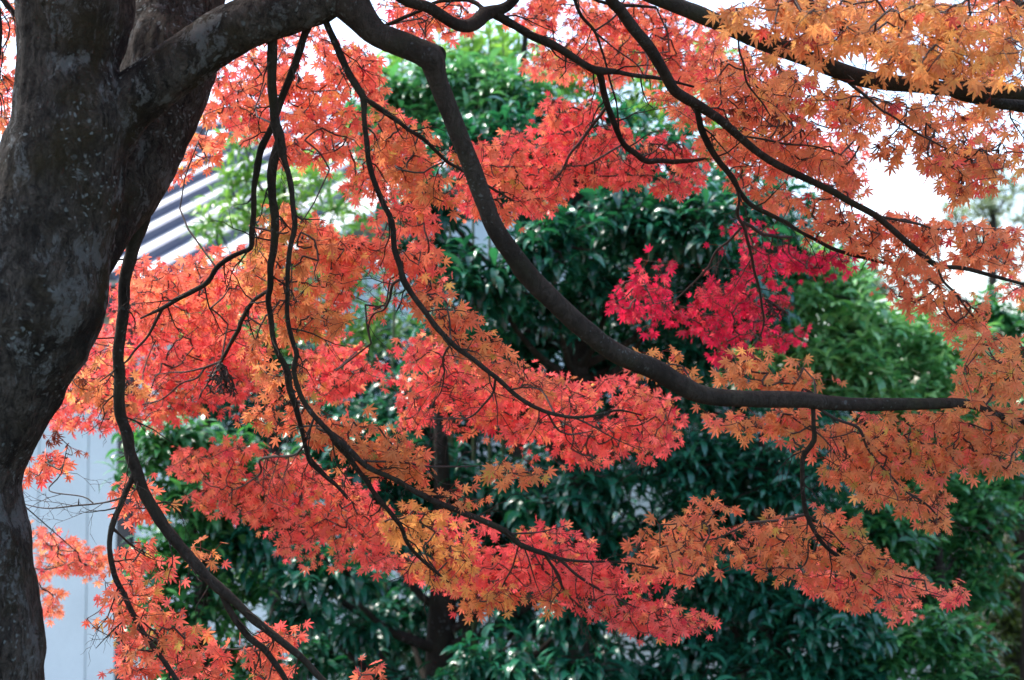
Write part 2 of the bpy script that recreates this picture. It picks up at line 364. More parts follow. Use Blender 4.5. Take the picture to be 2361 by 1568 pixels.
br("D4", "D2", 4.6, [(1431,335,5),(1380,366,5),(1325,397,3)])
br("E", None, [3.5,3.75,3.9,4.0], [(930,-180,56),(1090,-200,44),(1250,-180,36),(1380,-80,30),(1407,0,28),(1428,24,27),(1459,65,27),(1496,109,27),(1530,164,26),(1554,205,25),(1580,224,24),(1605,239,24),(1657,274,20),(1708,318,18),(1759,359,17),(1811,390,17),(1862,414,16),(1913,438,16),(1964,468,15),(2016,496,15),(2047,521,14),(2101,567,14),(2135,594,13),(2163,613,12),(2221,618,10),(2282,634,9),(2375,660,7)], 3.3)
br("E2", "E", 4.1, [(2026,499,7),(2101,513,6),(2152,527,5),(2204,530,4)])
br("E3", "E", 4.1, [(2163,613,7),(2173,646,6),(2204,676,6),(2228,710,5),(2262,751,4)])
br("F", "E", 4.2, [(1606,240,15),(1608,252,14),(1616,291,15),(1633,335,16),(1657,373,15),(1687,407,14),(1705,441,12),(1732,472,11),(1766,492,10),(1811,513,10),(1848,536,8),(1889,557,9),(1930,577,9),(1981,592,8),(2033,604,7),(2084,616,5)])
br("F2", "F", 4.4, [(1692,412,9),(1704,458,8),(1701,496,8),(1718,532,8),(1739,622,7),(1752,673,6),(1757,710,6),(1761,741,5),(1752,775,4),(1732,803,3)])
br("F3", "F2", 4.6, [(1708,525,6),(1680,557,6),(1653,577,6),(1633,615,5),(1609,642,5),(1585,666,4),(1554,690,3),(1500,702,2)])
br("F4", "F2", 4.3, [(1714,512,9),(1760,539,9),(1794,546,8),(1825,547,6)])
br("G", None, [3.22,3.25,3.3,3.35], [(900,-170,70),(1100,-190,46),(1260,-160,38),(1380,-90,34),(1480,-22,35),(1554,10,36),(1622,38,37),(1708,75,37),(1793,109,40),(1896,150,38),(1998,181,40),(2101,195,36),(2204,206,33),(2361,214,32),(2520,240,28)], 3.3)
br("G2", "G", 3.5, [(2090,190,16),(2180,212,18),(2290,235,27),(2365,247,30),(2500,280,26)])
br("G3", None, 3.6, [(1300,-380,44),(1560,-260,32),(1760,-80,26),(1880,20,28),(1980,78,28),(2067,124,34),(2140,160,28),(2260,200,20),(2330,225,10)], 3.6)
br("G4", "G", 3.5, [(1701,72,5),(1702,89,5),(1705,120,5),(1715,147,5),(1721,188,5),(1742,219,4),(1759,239,4),(1776,267,3)])
br("G5", "G", 3.5, [(1920,158,8),(1944,178,8),(1995,222,7),(2040,260,5)])
br("G6", "G5", 3.7, [(2040,258,5),(2067,274,5),(2108,304,5),(2149,325,4),(2187,345,4),(2240,370,2.5)])
br("G7", "E", 3.9, [(1700,312,5),(1759,321,5),(1811,332,5),(1862,335,4),(1896,342,4),(1940,356,2)])
br("G8", None, 3.1, [(1800,-480,30),(2050,-320,20),(2200,-120,14),(2330,-10,12),(2375,30,14),(2440,80,8)], 3.9)
br("H1", "A", 3.7, [(630,30,28),(628,85,25),(626,137,23),(628,205,21),(633,274,21),(643,308,24),(651,345,22),(658,372,14),(667,410,13),(674,462,12),(679,525,13),(670,570,12),(663,639,11),(662,690,11),(665,741,11),(674,786,11),(684,820,12),(679,848,12),(684,888,12),(698,923,12),(725,960,13),(759,998,13),(803,1035,14)])
br("H2", "A", 3.75, [(725,0,24),(715,51,20),(691,109,18),(670,171,17),(646,239,17),(626,294,16),(605,335,16),(595,376,16),(588,428,14),(586,479,13),(581,536,13),(578,570,11),(561,580,11),(527,598,12),(499,618,12),(479,649,12),(438,676,12),(404,693,11),(373,711,9),(325,734,4)])
br("H2b", "H2", 4.0, [(375,709,8),(356,748,7),(335,782,6),(308,810,6),(287,837,5),(230,880,3)])
br("H3", "H1", 3.9, [(646,318,20),(640,342,22),(629,393,21),(626,445,20),(629,479,20),(632,519,20),(631,570,18),(624,622,15),(622,663,14),(619,697,13),(628,760,12),(640,810,12),(660,856,16),(667,895,16),(690,970,12),(704,1030,10),(718,1066,14),(746,1094,12),(776,1118,9),(800,1150,5)])
br("H4", "H3", 4.1, [(621,668,9),(588,690,9),(564,724,11),(547,765,11),(527,803,10),(510,834,8)])
br("H5", "H4", 4.3, [(510,834,6),(475,847,5),(455,871,5),(417,885,4),(376,919,4),(328,933,3)])
br("H6", "H4", 4.2, [(475,847,5),(427,858,4),(393,859,3),(350,865,2)])
br("I1", "H1", 4.1, [(765,1006,14),(790,1040,14),(829,1087,12),(857,1128,12),(891,1169,11),(922,1213,11),(939,1251,9),(970,1288,8),(1000,1316,6),(1040,1345,4)])
br("I2", "H1", 4.1, [(800,1034,15),(846,1076,13),(915,1107,12),(959,1135,14),(1017,1162,14),(1069,1182,14),(1120,1206,14),(1171,1230,14),(1199,1254,13),(1257,1278,11),(1312,1292,7),(1394,1295,5),(1462,1299,3)])
br("I3", "I2", 4.3, [(1255,1278,7),(1288,1326,7),(1298,1357,6),(1325,1388,5),(1366,1425,3)])
br("I4", "I2", 4.3, [(1285,1285,7),(1332,1326,7),(1377,1357,6),(1428,1384,5),(1496,1412,3),(1580,1435,2)])
br("I5", "I2", 4.2, [(1197,1252,4),(1182,1306,4),(1164,1340,4),(1154,1364,2)])
br("I6", "I1", 3.9, [(810,1060,5),(857,1064,5),(932,1066,5),(983,1076,5),(1052,1076,4),(1120,1073,2)])
br("I7", "I2", 4.2, [(1171,1230,5),(1240,1227,4),(1312,1210,2)])
br("I8", "H1", 4.6, [(725,960,6),(690,1042,6),(640,1052,7),(600,1060,6),(600,1090,5),(560,1120,4),(500,1140,3)])
br("J", "A", 3.6, [(744,10,16),(749,44,15),(769,92,17),(797,154,17),(824,205,17),(836,226,18),(838,260,13),(846,325,13),(851,376,13),(860,417,13),(881,465,13),(905,513,13),(911,577,14),(925,618,14),(935,652,14),(956,687,13),(983,721,13),(1010,758,13),(1041,789,12),(1069,813,12),(1103,840,11),(1140,868,11),(1188,909,10),(1223,933,10),(1257,950,9),(1291,958,8),(1332,962,7),(1376,957,6),(1428,946,5),(1479,957,3)])
br("J2", "J", 4.0, [(836,224,12),(858,238,12),(898,266,11),(949,303,10),(983,328,9),(1028,371,8),(1058,388,7),(1113,422,6),(1137,436,6),(1202,474,4)])
br("J3", "J", 3.9, [(930,640,6),(905,656,7),(898,690,6),(884,714,5),(863,724,4),(850,751,3),(856,792,2)])
br("J4", "J", 4.0, [(1041,790,6),(1021,827,5),(1024,861,4),(1017,902,3),(997,929,2)])
br("J5", "J", 4.0, [(1142,870,6),(1137,905,6),(1113,936,5),(1082,963,4),(1034,964,3),(983,967,2)])
br("J6", "J", 4.1, [(1262,952,5),(1284,988,5),(1301,998,4),(1325,1001,4),(1366,994,2)])
br("J7", "J", 4.1, [(1320,962,4),(1360,979,4),(1411,1008,3),(1480,1040,2)])
br("K", "T2", [3.6,3.65,3.65,3.7], [(352,400,46),(343,450,38),(325,520,31),(306,570,31),(291,632,28),(286,690,27),(280,741,27),(274,793,26),(274,861,26),(274,912,26),(280,964,26),(294,1008,26),(302,1043,28),(315,1083,27),(328,1121,27),(349,1169,27),(386,1224,27),(424,1271,26),(469,1319,25),(513,1364,25),(554,1398,20),(599,1439,19),(650,1480,17),(691,1514,16),(746,1568,15),(840,1650,12),(920,1690,7)])
br("K2", "K", 3.75, [(505,1352,16),(520,1391,15),(547,1436,15),(575,1470,15),(612,1501,15),(640,1538,14),(665,1585,12),(690,1660,8)])
br("K3", "K", 3.6, [(310,1085,14),(301,1111,14),(280,1159,14),(260,1210,14),(253,1265,13),(263,1323,13),(284,1367,13),(304,1412,13),(328,1460,12),(369,1511,12),(410,1572,11),(450,1650,7)])
br("K4", "K3", 3.8, [(284,1146,6),(239,1159,4),(181,1165,4),(109,1172,3),(44,1160,2)])
br("K4b", "K4", 3.85, [(215,1160,3),(191,1145,3),(113,1131,3),(140,1094,3),(154,1032,2)])
br("K5", "K3", 3.8, [(259,1214,5),(294,1251,3.5),(325,1275,3),(362,1292,2),(403,1295,2)])
br("K6", "K3", 3.7, [(306,1412,5),(342,1446,4),(362,1463,4),(373,1507,3)])
br("L", "B", 4.0, [(1872,922,13),(1874,940,11),(1877,981,11),(1877,1015,12),(1855,1046,13),(1850,1073,11),(1851,1118,11),(1857,1169,11),(1862,1189,12),(1875,1220,10),(1896,1251,10),(1923,1275,10),(1947,1292,9),(1954,1316,8),(1971,1330,7),(1995,1347,4),(2033,1374,3)])
br("L1", "L", 4.1, [(1862,1187,8),(1793,1200,7),(1728,1206,7),(1701,1220,5),(1663,1237,4),(1622,1247,3),(1581,1247,2)])
br("L2", "L", 4.0, [(1885,1234,4),(1865,1247,4),(1862,1285,4),(1845,1309,4),(1793,1309,3),(1742,1312,2)])
br("L3", "B", 4.0, [(1878,930,8),(1889,943,7),(1930,967,7),(1978,986,7),(1999,1030,6),(2022,1063,6),(2053,1097,6),(2087,1131,6),(2135,1162,5),(2159,1186,4),(2194,1217,3)])
br("L4", "L", 4.1, [(1866,1190,4),(1913,1223,4),(1947,1258,4),(1992,1292,4),(2033,1323,3),(2087,1347,2),(2180,1375,2)])
br("M1", "B", 4.0, [(2270,940,5),(2293,899,5),(2276,868,4),(2296,851,3),(2310,800,2)])
br("N1", None, [3.8,3.9,4.0], [(1100,-190,16),(1240,-140,11),(1310,-60,9),(1325,0,8),(1342,38,8),(1373,75,7),(1394,137,5),(1407,188,5),(1421,239,4),(1426,291,4),(1431,321,3)], 3.45)
br("N2", "N1", 4.1, [(1373,75,5),(1421,115,3.5),(1469,150,3),(1490,185,2)])
br("N3", "N1", 3.9, [(1370,72,5),(1411,44,5),(1428,24,5),(1450,-20,4)])
br("N4", "C", 3.8, [(1120,24,12),(1086,3,10),(1034,0,8),(1000,7,8),(970,24,8),(932,39,9),(894,56,8),(850,72,5)])
br("N5", None, [3.9,4.0], [(1120,-190,14),(1270,-90,10),(1340,-30,8),(1376,0,8),(1428,12,9),(1462,14,8),(1513,17,6)], 3.45)
br("O1", None, 3.6, [(-30,-60,16),(7,0,14),(44,41,12),(80,70,10)], 3.6)
br("O2", None, 3.5, [(-6,-40,12),(-2,60,13),(-4,130,12),(-14,240,10)], 3.5)

base = P(-110, 784, 3.3); base[2] = 0
maple = empty("maple_tree", tuple(base), "old japanese maple in orange and red autumn leaf with a thick mottled trunk", "tree")
LIMBS = ("A", "B", "C", "E", "G", "K", "G3", "G8", "N1", "N5", "O1", "O2")
part = {}
def build_limb(name):
    q = BR_[name]; rows = q["rows"]; thick = rows[:, 3].max(); b = MB()
    if name in ("T1", "T2"):
        path = resample(rows, .012); BR_[name]["path"] = path; tube(b, path, 160, .06, 6.0, 3.1 if name == "T1" else 9.7, .9)
        pn, par, m = "trunk", maple, M_BARK
    elif thick > .028:
        path = resample(rows, .012); BR_[name]["path"] = path; path = path.copy(); path[:, :3] += np.array([noise.noise_vector(Vector(p * 5)) for p in path[:, :3]]) * np.minimum(path[:, 3], .03)[:, None] * .3
        tube(b, path, 40, .075, 12.0, hash(name) % 17 if 0 else len(name) * 3.3, 0.35)
        pn, par, m = "limb", maple, M_BARK if name == "A" else M_LIMB
    else:
        path = resample(rows, .018); BR_[name]["path"] = path
        path = path.copy(); jit = np.array([noise.noise_vector(Vector(p * 14)) for p in path[:, :3]]); path[:, :3] += jit * np.minimum(path[:, 3], .008)[:, None] * .55
        path[:, 3] *= 1 + .14 * np.array([noise.noise(Vector(p * 40)) for p in path[:, :3]])
        tube(b, path, 10 if thick > .008 else 7)
        # buds and short stubs
        for k in range(3, len(path) - 2, 1):
            if rng.random() < .10:
                d = rng.normal(size=3); d /= np.linalg.norm(d); L = rng.uniform(.008, .03)
                a = path[k, :3]; tube(b, np.vstack((np.append(a, min(.002, path[k, 3])), np.append(a + d * (L * .6 + path[k, 3]), .0014), np.append(a + d * (L + path[k, 3]) + (0, 0, -.003), .0008))), 5)
        side_twigs(b, path, .075, (.05, .16))
        m = M_LIMB if thick > .006 else M_TWIG
        p_ = q["parent"]
        if p_ is None: pn, par = "limb", maple
        else:
            while part[p_].name.split(".")[0] not in ("limb", "trunk"): p_ = BR_[p_]["parent"]
            pn, par = "branch", part[p_]
    part[name] = b.build(pn, m, par)
for nme in BR_: build_limb(nme)
# swellings and cut stubs on limb B
b = MB()
k0 = P(1012, 128, 3.33); tube(b, np.array([(*P(985,130,3.36), .022), (*P(1000,126,3.35), .026), (*k0, .021), (*P(1016,128,3.33), .012)]), 16, .12, 30, 2)
b.build("knot", M_LIMB, part["B"])
for (x0, y0, x1, y1, w_) in ((1070, 330, 1050, 352, 14), (1850, 905, 1876, 912, 22), (2048, 935, 2056, 948, 13), (1690, 935, 1692, 948, 7)):
    b = MB(); d = 3.55 if x0 < 1500 else 3.85
    tube(b, np.array([(*P(x0, y0, d), w_ / 2 / F * d), (*P((x0 + x1) / 2, (y0 + y1) / 2, d - .01), w_ / 2.2 / F * d), (*P(x1, y1, d - .012), w_ / 3.4 / F * d)]), 10, .1, 40, 1)
    b.build("stub", M_LIMB, part["B"])
# hanging bundle of dry seed stalks
def bundle(x, y, d, n, spread, L, par, lean=0.0):
    b = MB()
    for k in range(n):
        a = rng.uniform(-1, 1); l = L * rng.uniform(.7, 1.1); p0 = P(x, y, d); oy = rng.uniform(-.03, .03)
        pth = []
        for u in np.linspace(0, 1, 9):
            pth.append((p0[0] + spread * a * (u ** .8) + lean * u + .004 * rng.normal(), p0[1] + oy * u + .002 * rng.normal(), p0[2] - l * u, .0022 * (1 - .4 * u) * (1 + .4 * rng.random())))
        tube(b, resample(np.array(pth), .012), 5)
        for u in rng.uniform(.3, 1, 7):
            i = int(u * 8); q0 = np.array(pth[i][:3]); dd = rng.normal(size=3) * .010; dd[2] = -abs(dd[2])
            tube(b, np.array([(*q0, .0022), (*(q0 + dd * .6), .0028), (*(q0 + dd), .001)]), 4)
    b.build("seed_stalk_bundle", M_TWIG, par)
bundle(508, 838, 4.0, 13, .055, .085, part["H1"])
bundle(1766, 690, 4.4, 7, .03, .06, part["E"], .05)

# ------------------------------------------------------------------ maple: leaf sprays
def inpoly(poly, x, y):
    poly = np.asarray(poly, float); r = np.zeros(len(x), bool); j = len(poly) - 1
    for i in range(len(poly)):
        xi, yi = poly[i]; xj, yj = poly[j]
        if yi != yj:
            c = ((yi > y) != (yj > y)) & (x < (xj - xi) * (y - yi) / (yj - yi) + xi); r ^= c
        j = i
    return r
def spray(roots, par, poly, d, th, dens, cols, size=.050, gap=.35, dead=0.0, jag=7, nz=.35, er=.45):
    """leafy twigs filling a tier of the crown: nodes joined to the limbs `roots`, three or four leaves at each node"""
    d = d + .13 if d > 3.5 else d                        # the leaves hang on the far side of the limbs that carry them
    poly = np.asarray(poly, float); lo, hi = poly.min(0), poly.max(0)
    area = .5 * abs(np.dot(poly[:, 0], np.roll(poly[:, 1], 1)) - np.dot(poly[:, 1], np.roll(poly[:, 0], 1)))
    size = size * .50; px = size / d * F; nleaf = 1.4 * dens * area / (.72 * px * px); nn = max(4, int(nleaf / 3.3))
    pts = []
    tries = 0
    while len(pts) < nn and tries < 400:
        tries += 1
        x = rng.uniform(lo[0] - jag, hi[0] + jag, nn * 3); y = rng.uniform(lo[1] - jag, hi[1] + jag, nn * 3)
        x2 = x + rng.normal(0, jag, len(x)); y2 = y + rng.normal(0, jag, len(x)); e_ = er * px * max(0, 1 - tries / 25)
        ok = inpoly(poly, x2, y2 + e_ * 1.5) & inpoly(poly, x2, y2 - e_ * .5) & inpoly(poly, x2 + e_, y2 + .3 * e_) & inpoly(poly, x2 - e_, y2 + .3 * e_)
        for a, c in zip(x[ok], y[ok]):
            if gap and noise.noise(Vector((a / 75, c / 55, d * 9))) < -.24: continue
            pts.append((a, c))
    pts = np.array(pts[:nn]); nn = len(pts); u = rng.normal(0, .5, nn).clip(-1, 1); dd = d + th * u
    X = PV(pts[:, 0], pts[:, 1], dd)
    # twigs: greedy tree from the limb samples
    R = np.vstack([BR_[r]["path"][::2, :3] for r in roots]); RW = np.concatenate([BR_[r]["path"][::2, 3] for r in roots])
    dm = np.linalg.norm(X[:, None] - R[None], axis=2) + .02; best = dm.min(1); par_ = -1 - dm.argmin(1); done = np.zeros(nn, bool); order = []
    for _ in range(nn):
        i = np.argmin(np.where(done, 1e9, best)); done[i] = True; order.append(i)
        q = np.linalg.norm(X - X[i], axis=1); m = (~done) & (q < best); best[m] = q[m]; par_[m] = i
    cnt = np.ones(nn)
    for i in order[::-1]:
        if par_[i] >= 0: cnt[par_[i]] += cnt[i]
    tw = MB()
    for i in order:
        b0 = X[par_[i]] if par_[i] >= 0 else R[-1 - par_[i]]
        r1 = min(.0024, .00078 * cnt[i] ** .40); L = np.linalg.norm(X[i] - b0)
        mid = (b0 + X[i]) / 2 + rng.normal(size=3) * L * .07; mid[2] -= L * .03
        tube(tw, resample(np.array([(*b0, r1 * 1.1), (*mid, r1 * 1.05), (*X[i], r1)]), max(.03, L / 4)), 4)
    # leaves
    k = 3.3; tot = int(nn * k); ni = np.concatenate((np.arange(nn), rng.integers(0, nn, tot - nn)))
    out = np.stack((rng.normal(0, 1, tot), rng.normal(0, .7, tot), rng.normal(-.2, .7, tot)), 1); out /= np.linalg.norm(out, axis=1)[:, None]
    pl = rng.uniform(.010, .042, tot); bp = X[ni] + out * pl[:, None] + np.array((0, .028, 0))
    tip = out * .8 + np.array((0, -.05, -.75)) + rng.normal(0, .28, (tot, 3))
    nrm = np.array((0, -1, nz)) + rng.normal(0, .5, (tot, 3))
    sz = size * rng.uniform(.55, 1.25, tot)
    cols = [np.array(c) if not isinstance(c[0], tuple) else c for c in cols]
    (cf, cb) = cols[:2]                                  # near side / far side colours of the tier
    kk = np.clip(.5 + .5 * u[ni] + rng.normal(0, .28, tot) + .5 * np.array([noise.noise(Vector(p * 4)) for p in X])[ni], 0, 1)[:, None]
    col = np.array(cf) * (1 - kk) + np.array(cb) * kk
    if len(cols) > 2:
        for (c, frac) in cols[2]:
            m = rng.random(tot) < frac; col[m] = np.array(c) * .75 + col[m] * .25
    col *= rng.uniform(.82, 1.16, tot)[:, None]
    curl = rng.normal(.14, .13, tot)
    dm_ = rng.random(tot) < dead
    curl[dm_] = rng.uniform(.7, 1.3, dm_.sum()); sz[dm_] *= .75; col[dm_] = np.array(DK) * rng.uniform(.7, 1.6, dm_.sum())[:, None]
    lv = MB(); add_maple_leaves(lv, bp, tip, nrm, sz, col.clip(0, .9), curl)
    add_petioles(lv, X[ni], bp, .0007, np.tile(np.array((.30, .05, .03)), (tot, 1)))
    nf = sum(len(f) for f in lv.f)
    for v_, f_ in zip(tw.v, tw.f): lv.v.append(v_); lv.f.append(f_ - f_.min() + lv.n); lv.n += len(v_); lv.c.append(np.full(v_.shape, .05, np.float32))
    o = lv.build("foliage", M_MAPLE, par, smooth=False, colour=True); o.data.materials.append(M_TWIG)
    mi = np.zeros(len(o.data.polygons), np.int32); mi[nf:] = 1; o.data.polygons.foreach_set("material_index", mi)
    return o
ex = [(YE, .05), (RE, .05), (GR, .015)]
exr = [(OR1, .12), (CR2, .05), (YE, .04)]
def lab(o, t): o["label"] = t
lab(spray(["O1", "O2"], part["O1"], [(-20,-20),(52,-20),(50,200),(42,300),(12,365),(-20,370)], 4.0, .2, 1.5, [BR, RE, ex]), "orange leaves beside the bare side of the trunk")
A_, B_ = part["A"], part["B"]
spray(["H1","H2","J"], A_, [(470,190),(500,140),(620,105),(720,80),(880,110),(880,200),(900,260),(960,300),(1000,400),(940,440),(870,460),(800,440),(750,395),(650,370),(600,330),(540,315),(480,345),(430,345),(455,270)], 4.3, .35, 2.3, [OR2, SA, exr])
spray(["H2"], A_, [(440,330),(520,315),(530,345),(450,420),(400,430),(395,390)], 3.9, .1, 1.3, [OR1, OR2, ex])
spray(["J2","J"], A_, [(850,230),(940,260),(1040,330),(1075,420),(1060,490),(980,470),(900,420),(850,330)], 3.75, .15, 1.7, [BR, OR2, ex])
spray(["J2","D3","D2"], part["C"], [(1060,420),(1090,320),(1170,300),(1230,330),(1245,250),(1300,205),(1360,210),(1400,280),(1480,310),(1600,330),(1640,390),(1600,445),(1480,445),(1400,425),(1310,445),(1260,490),(1170,490),(1110,505),(1060,490)], 4.5, .3, 2.6, [SA, RE, [(OR1,.2),(CR2,.06)]], .047)
spray(["J2"], A_, [(1090,330),(1180,310),(1230,370),(1200,430),(1290,440),(1250,485),(1120,505),(1070,470)], 3.9, .15, 1.0, [OR2, OR2, ex])
spray(["C","N4"], part["C"], [(862,-10),(1060,-10),(1125,50),(1060,75),(1000,100),(930,80),(880,50)], 4.3, .25, 2.0, [OR2, SA, exr])
spray(["N1","D","N2","N5"], part["N1"], [(1190,-10),(1480,-10),(1560,60),(1625,130),(1600,190),(1480,165),(1340,180),(1220,160),(1212,120),(1290,100),(1240,70),(1135,62)], 4.6, .3, 1.9, [OR2, SA, exr], .046)
# upper right, near, pale orange against the sky
spray(["G","G3","G8"], part["G"], [(1590,-20),(2380,-20),(2380,200),(2200,195),(2100,185),(2000,170),(1900,135),(1800,90),(1700,60)], 3.15, .25, 2.2, [YE, OR1, [(BR,.3),(CR,.03)]], .052)
spray(["G","G2","G5","G6"], part["G"], [(1690,100),(1800,130),(1900,180),(2000,210),(2200,230),(2380,260),(2380,350),(2300,450),(2190,465),(2150,400),(2040,380),(1990,330),(1930,280),(1850,260),(1770,240),(1700,190)], 3.6, .3, 1.7, [BR, OR1, [(CR,.06),(YE,.12),(RE,.06)]], .050, dead=.04)
spray(["G4","G5","F","G7"], part["G"], [(1690,215),(1800,220),(1890,260),(1880,310),(1760,320),(1690,300)], 3.7, .2, .8, [OR1, RE, ex], .046, dead=.55)
spray(["E","G7","F"], part["E"], [(1500,190),(1600,230),(1690,130),(1780,180),(1850,260),(1910,310),(1985,400),(1970,440),(1830,400),(1700,330),(1640,380),(1600,290),(1530,260)], 4.0, .3, 2.0, [OR1, OR2, exr])
spray(["F","G7","E"], part["E"], [(1640,300),(1700,300),(1900,320),(2000,390),(1990,480),(1900,450),(1780,400),(1850,500),(1760,470),(1690,420)], 4.4, .3, 2.0, [OR1, SA, exr])
spray(["E","F","E2"], part["E"], [(1760,440),(1900,440),(1990,480),(2100,490),(2250,500),(2380,540),(2380,640),(2280,640),(2160,620),(2080,620),(2000,600),(1900,560),(1830,530)], 4.0, .3, 2.1, [OR1, OR2, exr])
spray(["E3","E"], part["E"], [(2050,620),(2180,640),(2240,680),(2330,740),(2290,790),(2200,770),(2150,740),(2040,690)], 4.0, .2, 1.9, [OR1, OR2, ex])
spray(["E"], part["E"], [(2250,640),(2380,660),(2380,700),(2320,690)], 4.2, .2, 1.2, [SA, OR1, ex])
spray(["M1","B"], B_, [(2210,800),(2290,760),(2380,770),(2380,1000),(2300,1000),(2230,940),(2205,870)], 3.8, .25, 2.2, [BR, OR2, [(GR,.08),(YE,.1)]])
spray(["G","G3"], part["G"], [(1690,40),(2000,60),(2380,90),(2380,290),(2100,270),(1900,215),(1780,170),(1700,120)], 3.2, .12, .2, [YE, OR1, [(CR,.06),(BR,.3)]], .056)
spray(["G2","E","G6"], part["G"], [(2180,230),(2380,250),(2380,330),(2300,440),(2190,460),(2140,390)], 3.9, .3, 1.0, [OR1, SA, exr], .048)
spray(["N1","N5","D","E"], part["N1"], [(1130,-10),(1600,-10),(1680,60),(1690,160),(1600,220),(1480,200),(1300,180),(1200,150),(1280,90)], 5.0, .3, 1.0, [OR2, SA, exr], .048)
spray(["G","E","G7"], part["E"], [(1620,60),(1740,100),(1900,190),(2000,260),(2010,380),(1960,420),(1800,330),(1680,260),(1600,200)], 4.3, .4, 1.2, [OR1, SA, exr], .050)
spray(["G3","G8"], part["G3"], [(1700,-30),(2380,-30),(2380,180),(2200,170),(2000,120),(1800,60)], 4.2, .4, 1.1, [OR1, SA, [(YE,.2),(CR,.04)]], .052)
spray(["A","H1"], A_, [(470,60),(600,70),(740,30),(770,100),(620,130),(500,180),(470,130)], 4.6, .2, 1.0, [OR2, SA, exr], .048)
spray(["H2","H4","H5"], A_, [(250,650),(420,630),(560,640),(640,760),(560,900),(400,900),(280,860),(240,740)], 4.8, .3, 1.2, [SA, RE, exr], .045)
# crimson spray
lab(spray(["F2","F3","F4"], part["E"], [(1380,715),(1420,665),(1490,608),(1550,608),(1640,650),(1660,560),(1690,505),(1760,515),(1835,560),(1840,650),(1800,720),(1865,765),(1850,800),(1760,805),(1680,850),(1640,860),(1635,800),(1560,755),(1500,765),(1450,740)], 4.7, .25, 1.35, [CR2, CR, [(CR,.25),(RE,.14),(DK,.04)]], .047), "deep crimson leaves")
lab(spray(["F","F4"], part["E"], [(1800,560),(1990,585),(1965,635),(1850,640)], 4.6, .15, 1.6, [CR, CR, [(CR2,.3)]], .042), "deep crimson leaves")
# above and around limb B
spray(["B"], B_, [(1450,850),(1465,805),(1540,800),(1635,840),(1640,885),(1560,890)], 3.75, .1, 1.1, [YE, BR, ex])
spray(["B"], B_, [(1650,880),(1690,830),(1760,805),(1850,830),(1910,880),(1935,915),(1800,915),(1700,905)], 3.8, .15, 1.9, [BR, OR1, ex])
spray(["B","L","L3"], B_, [(1580,940),(1720,945),(1860,940),(1900,960),(1880,1010),(1840,1030),(1780,1010),(1660,1000),(1600,1000)], 3.85, .15, 1.9, [BR, SA, ex])
spray(["L3","B","L"], B_, [(1880,950),(2060,950),(2200,950),(2380,970),(2370,1060),(2330,1100),(2240,1090),(2190,1120),(2230,1180),(2240,1205),(2170,1250),(2090,1180),(2000,1160),(1940,1110),(1870,1080)], 3.9, .25, 2.3, [BR, OR2, [(GR,.05),(YE,.05),(SA,.12)]])
spray(["L","L1","L2","L4"], B_, [(1440,1285),(1490,1220),(1570,1200),(1640,1150),(1780,1150),(1880,1165),(1975,1180),(2030,1260),(2110,1300),(2060,1340),(1990,1340),(1900,1320),(1810,1360),(1690,1330),(1620,1300),(1540,1340),(1460,1310)], 3.95, .25, 1.8, [BR, OR2, [(GR,.05),(SA,.1)]])
spray(["L","L4"], B_, [(1800,1330),(1900,1300),(2000,1310),(2110,1320),(2200,1350),(2265,1380),(2200,1405),(2100,1425),(1980,1410),(1900,1380)], 4.2, .25, 2.3, [OR2, SA, exr])
# middle left column
spray(["H2","H2b","H4"], A_, [(255,605),(330,595),(390,610),(460,560),(560,560),(640,560),(640,700),(560,760),(420,760),(300,740),(250,680)], 4.3, .3, 2.2, [OR2, SA, exr])
spray(["H2b","H5","H6","K"], A_, [(210,770),(300,720),(450,720),(560,760),(620,860),(540,950),(420,970),(270,985),(150,1000),(90,960),(130,890)], 4.6, .35, 2.6, [SA, RE, [(OR1,.22),(CR2,.05),(YE,.05)]], .045)
spray(["K","H2b"], part["K"], [(150,870),(215,790),(300,810),(340,900),(280,960),(200,960),(130,930)], 4.0, .15, 1.1, [BR, OR1, ex], dead=.06)
spray(["H1","H3","H4"], A_, [(560,570),(610,485),(660,465),(760,530),(800,640),(790,740),(720,830),(700,900),(640,920),(560,820),(570,700)], 3.75, .2, 2.0, [BR, OR2, [(GR,.12),(YE,.05)]])
spray(["J","J3","H1"], A_, [(690,480),(780,540),(870,500),(930,450),(990,490),(1010,560),(1035,660),(980,700),(930,640),(900,720),(830,740),(770,740),(720,650)], 4.0, .3, 2.2, [OR2, SA, ex])
spray(["H1","J3"], A_, [(700,800),(780,770),(890,820),(930,885),(880,925),(840,900),(760,930),(700,900)], 4.5, .25, 2.1, [SA, RE, exr], .046)
spray(["H1"], A_, [(540,960),(620,920),(700,900),(760,960),(860,980),(960,1040),(940,1080),(840,1060),(760,1040),(660,1000),(580,1000)], 3.75, .15, 1.8, [BR, OR2, ex])
# diagonal J tier
spray(["J"], A_, [(930,640),(1010,650),(1090,720),(1160,790),(1200,830),(1190,890),(1100,850),(1020,790),(960,720)], 3.8, .15, 1.9, [BR, OR2, ex])
spray(["J","J4","J5","J6","J7"], A_, [(915,790),(980,760),(1040,800),(1130,870),(1200,830),(1260,850),(1330,890),(1440,865),(1530,920),(1600,990),(1560,1030),(1480,1085),(1380,1060),(1290,1070),(1210,1060),(1150,990),(1090,1000),(980,1000),(900,970),(935,900),(940,840)], 4.4, .35, 2.6, [SA, RE, [(OR1,.25),(YE,.06),(CR2,.04)]], .046)
spray(["J"], A_, [(1040,800),(1130,850),(1250,930),(1330,960),(1420,950),(1300,900),(1200,840)], 4.0, .15, 1.0, [OR2, OR2, ex])
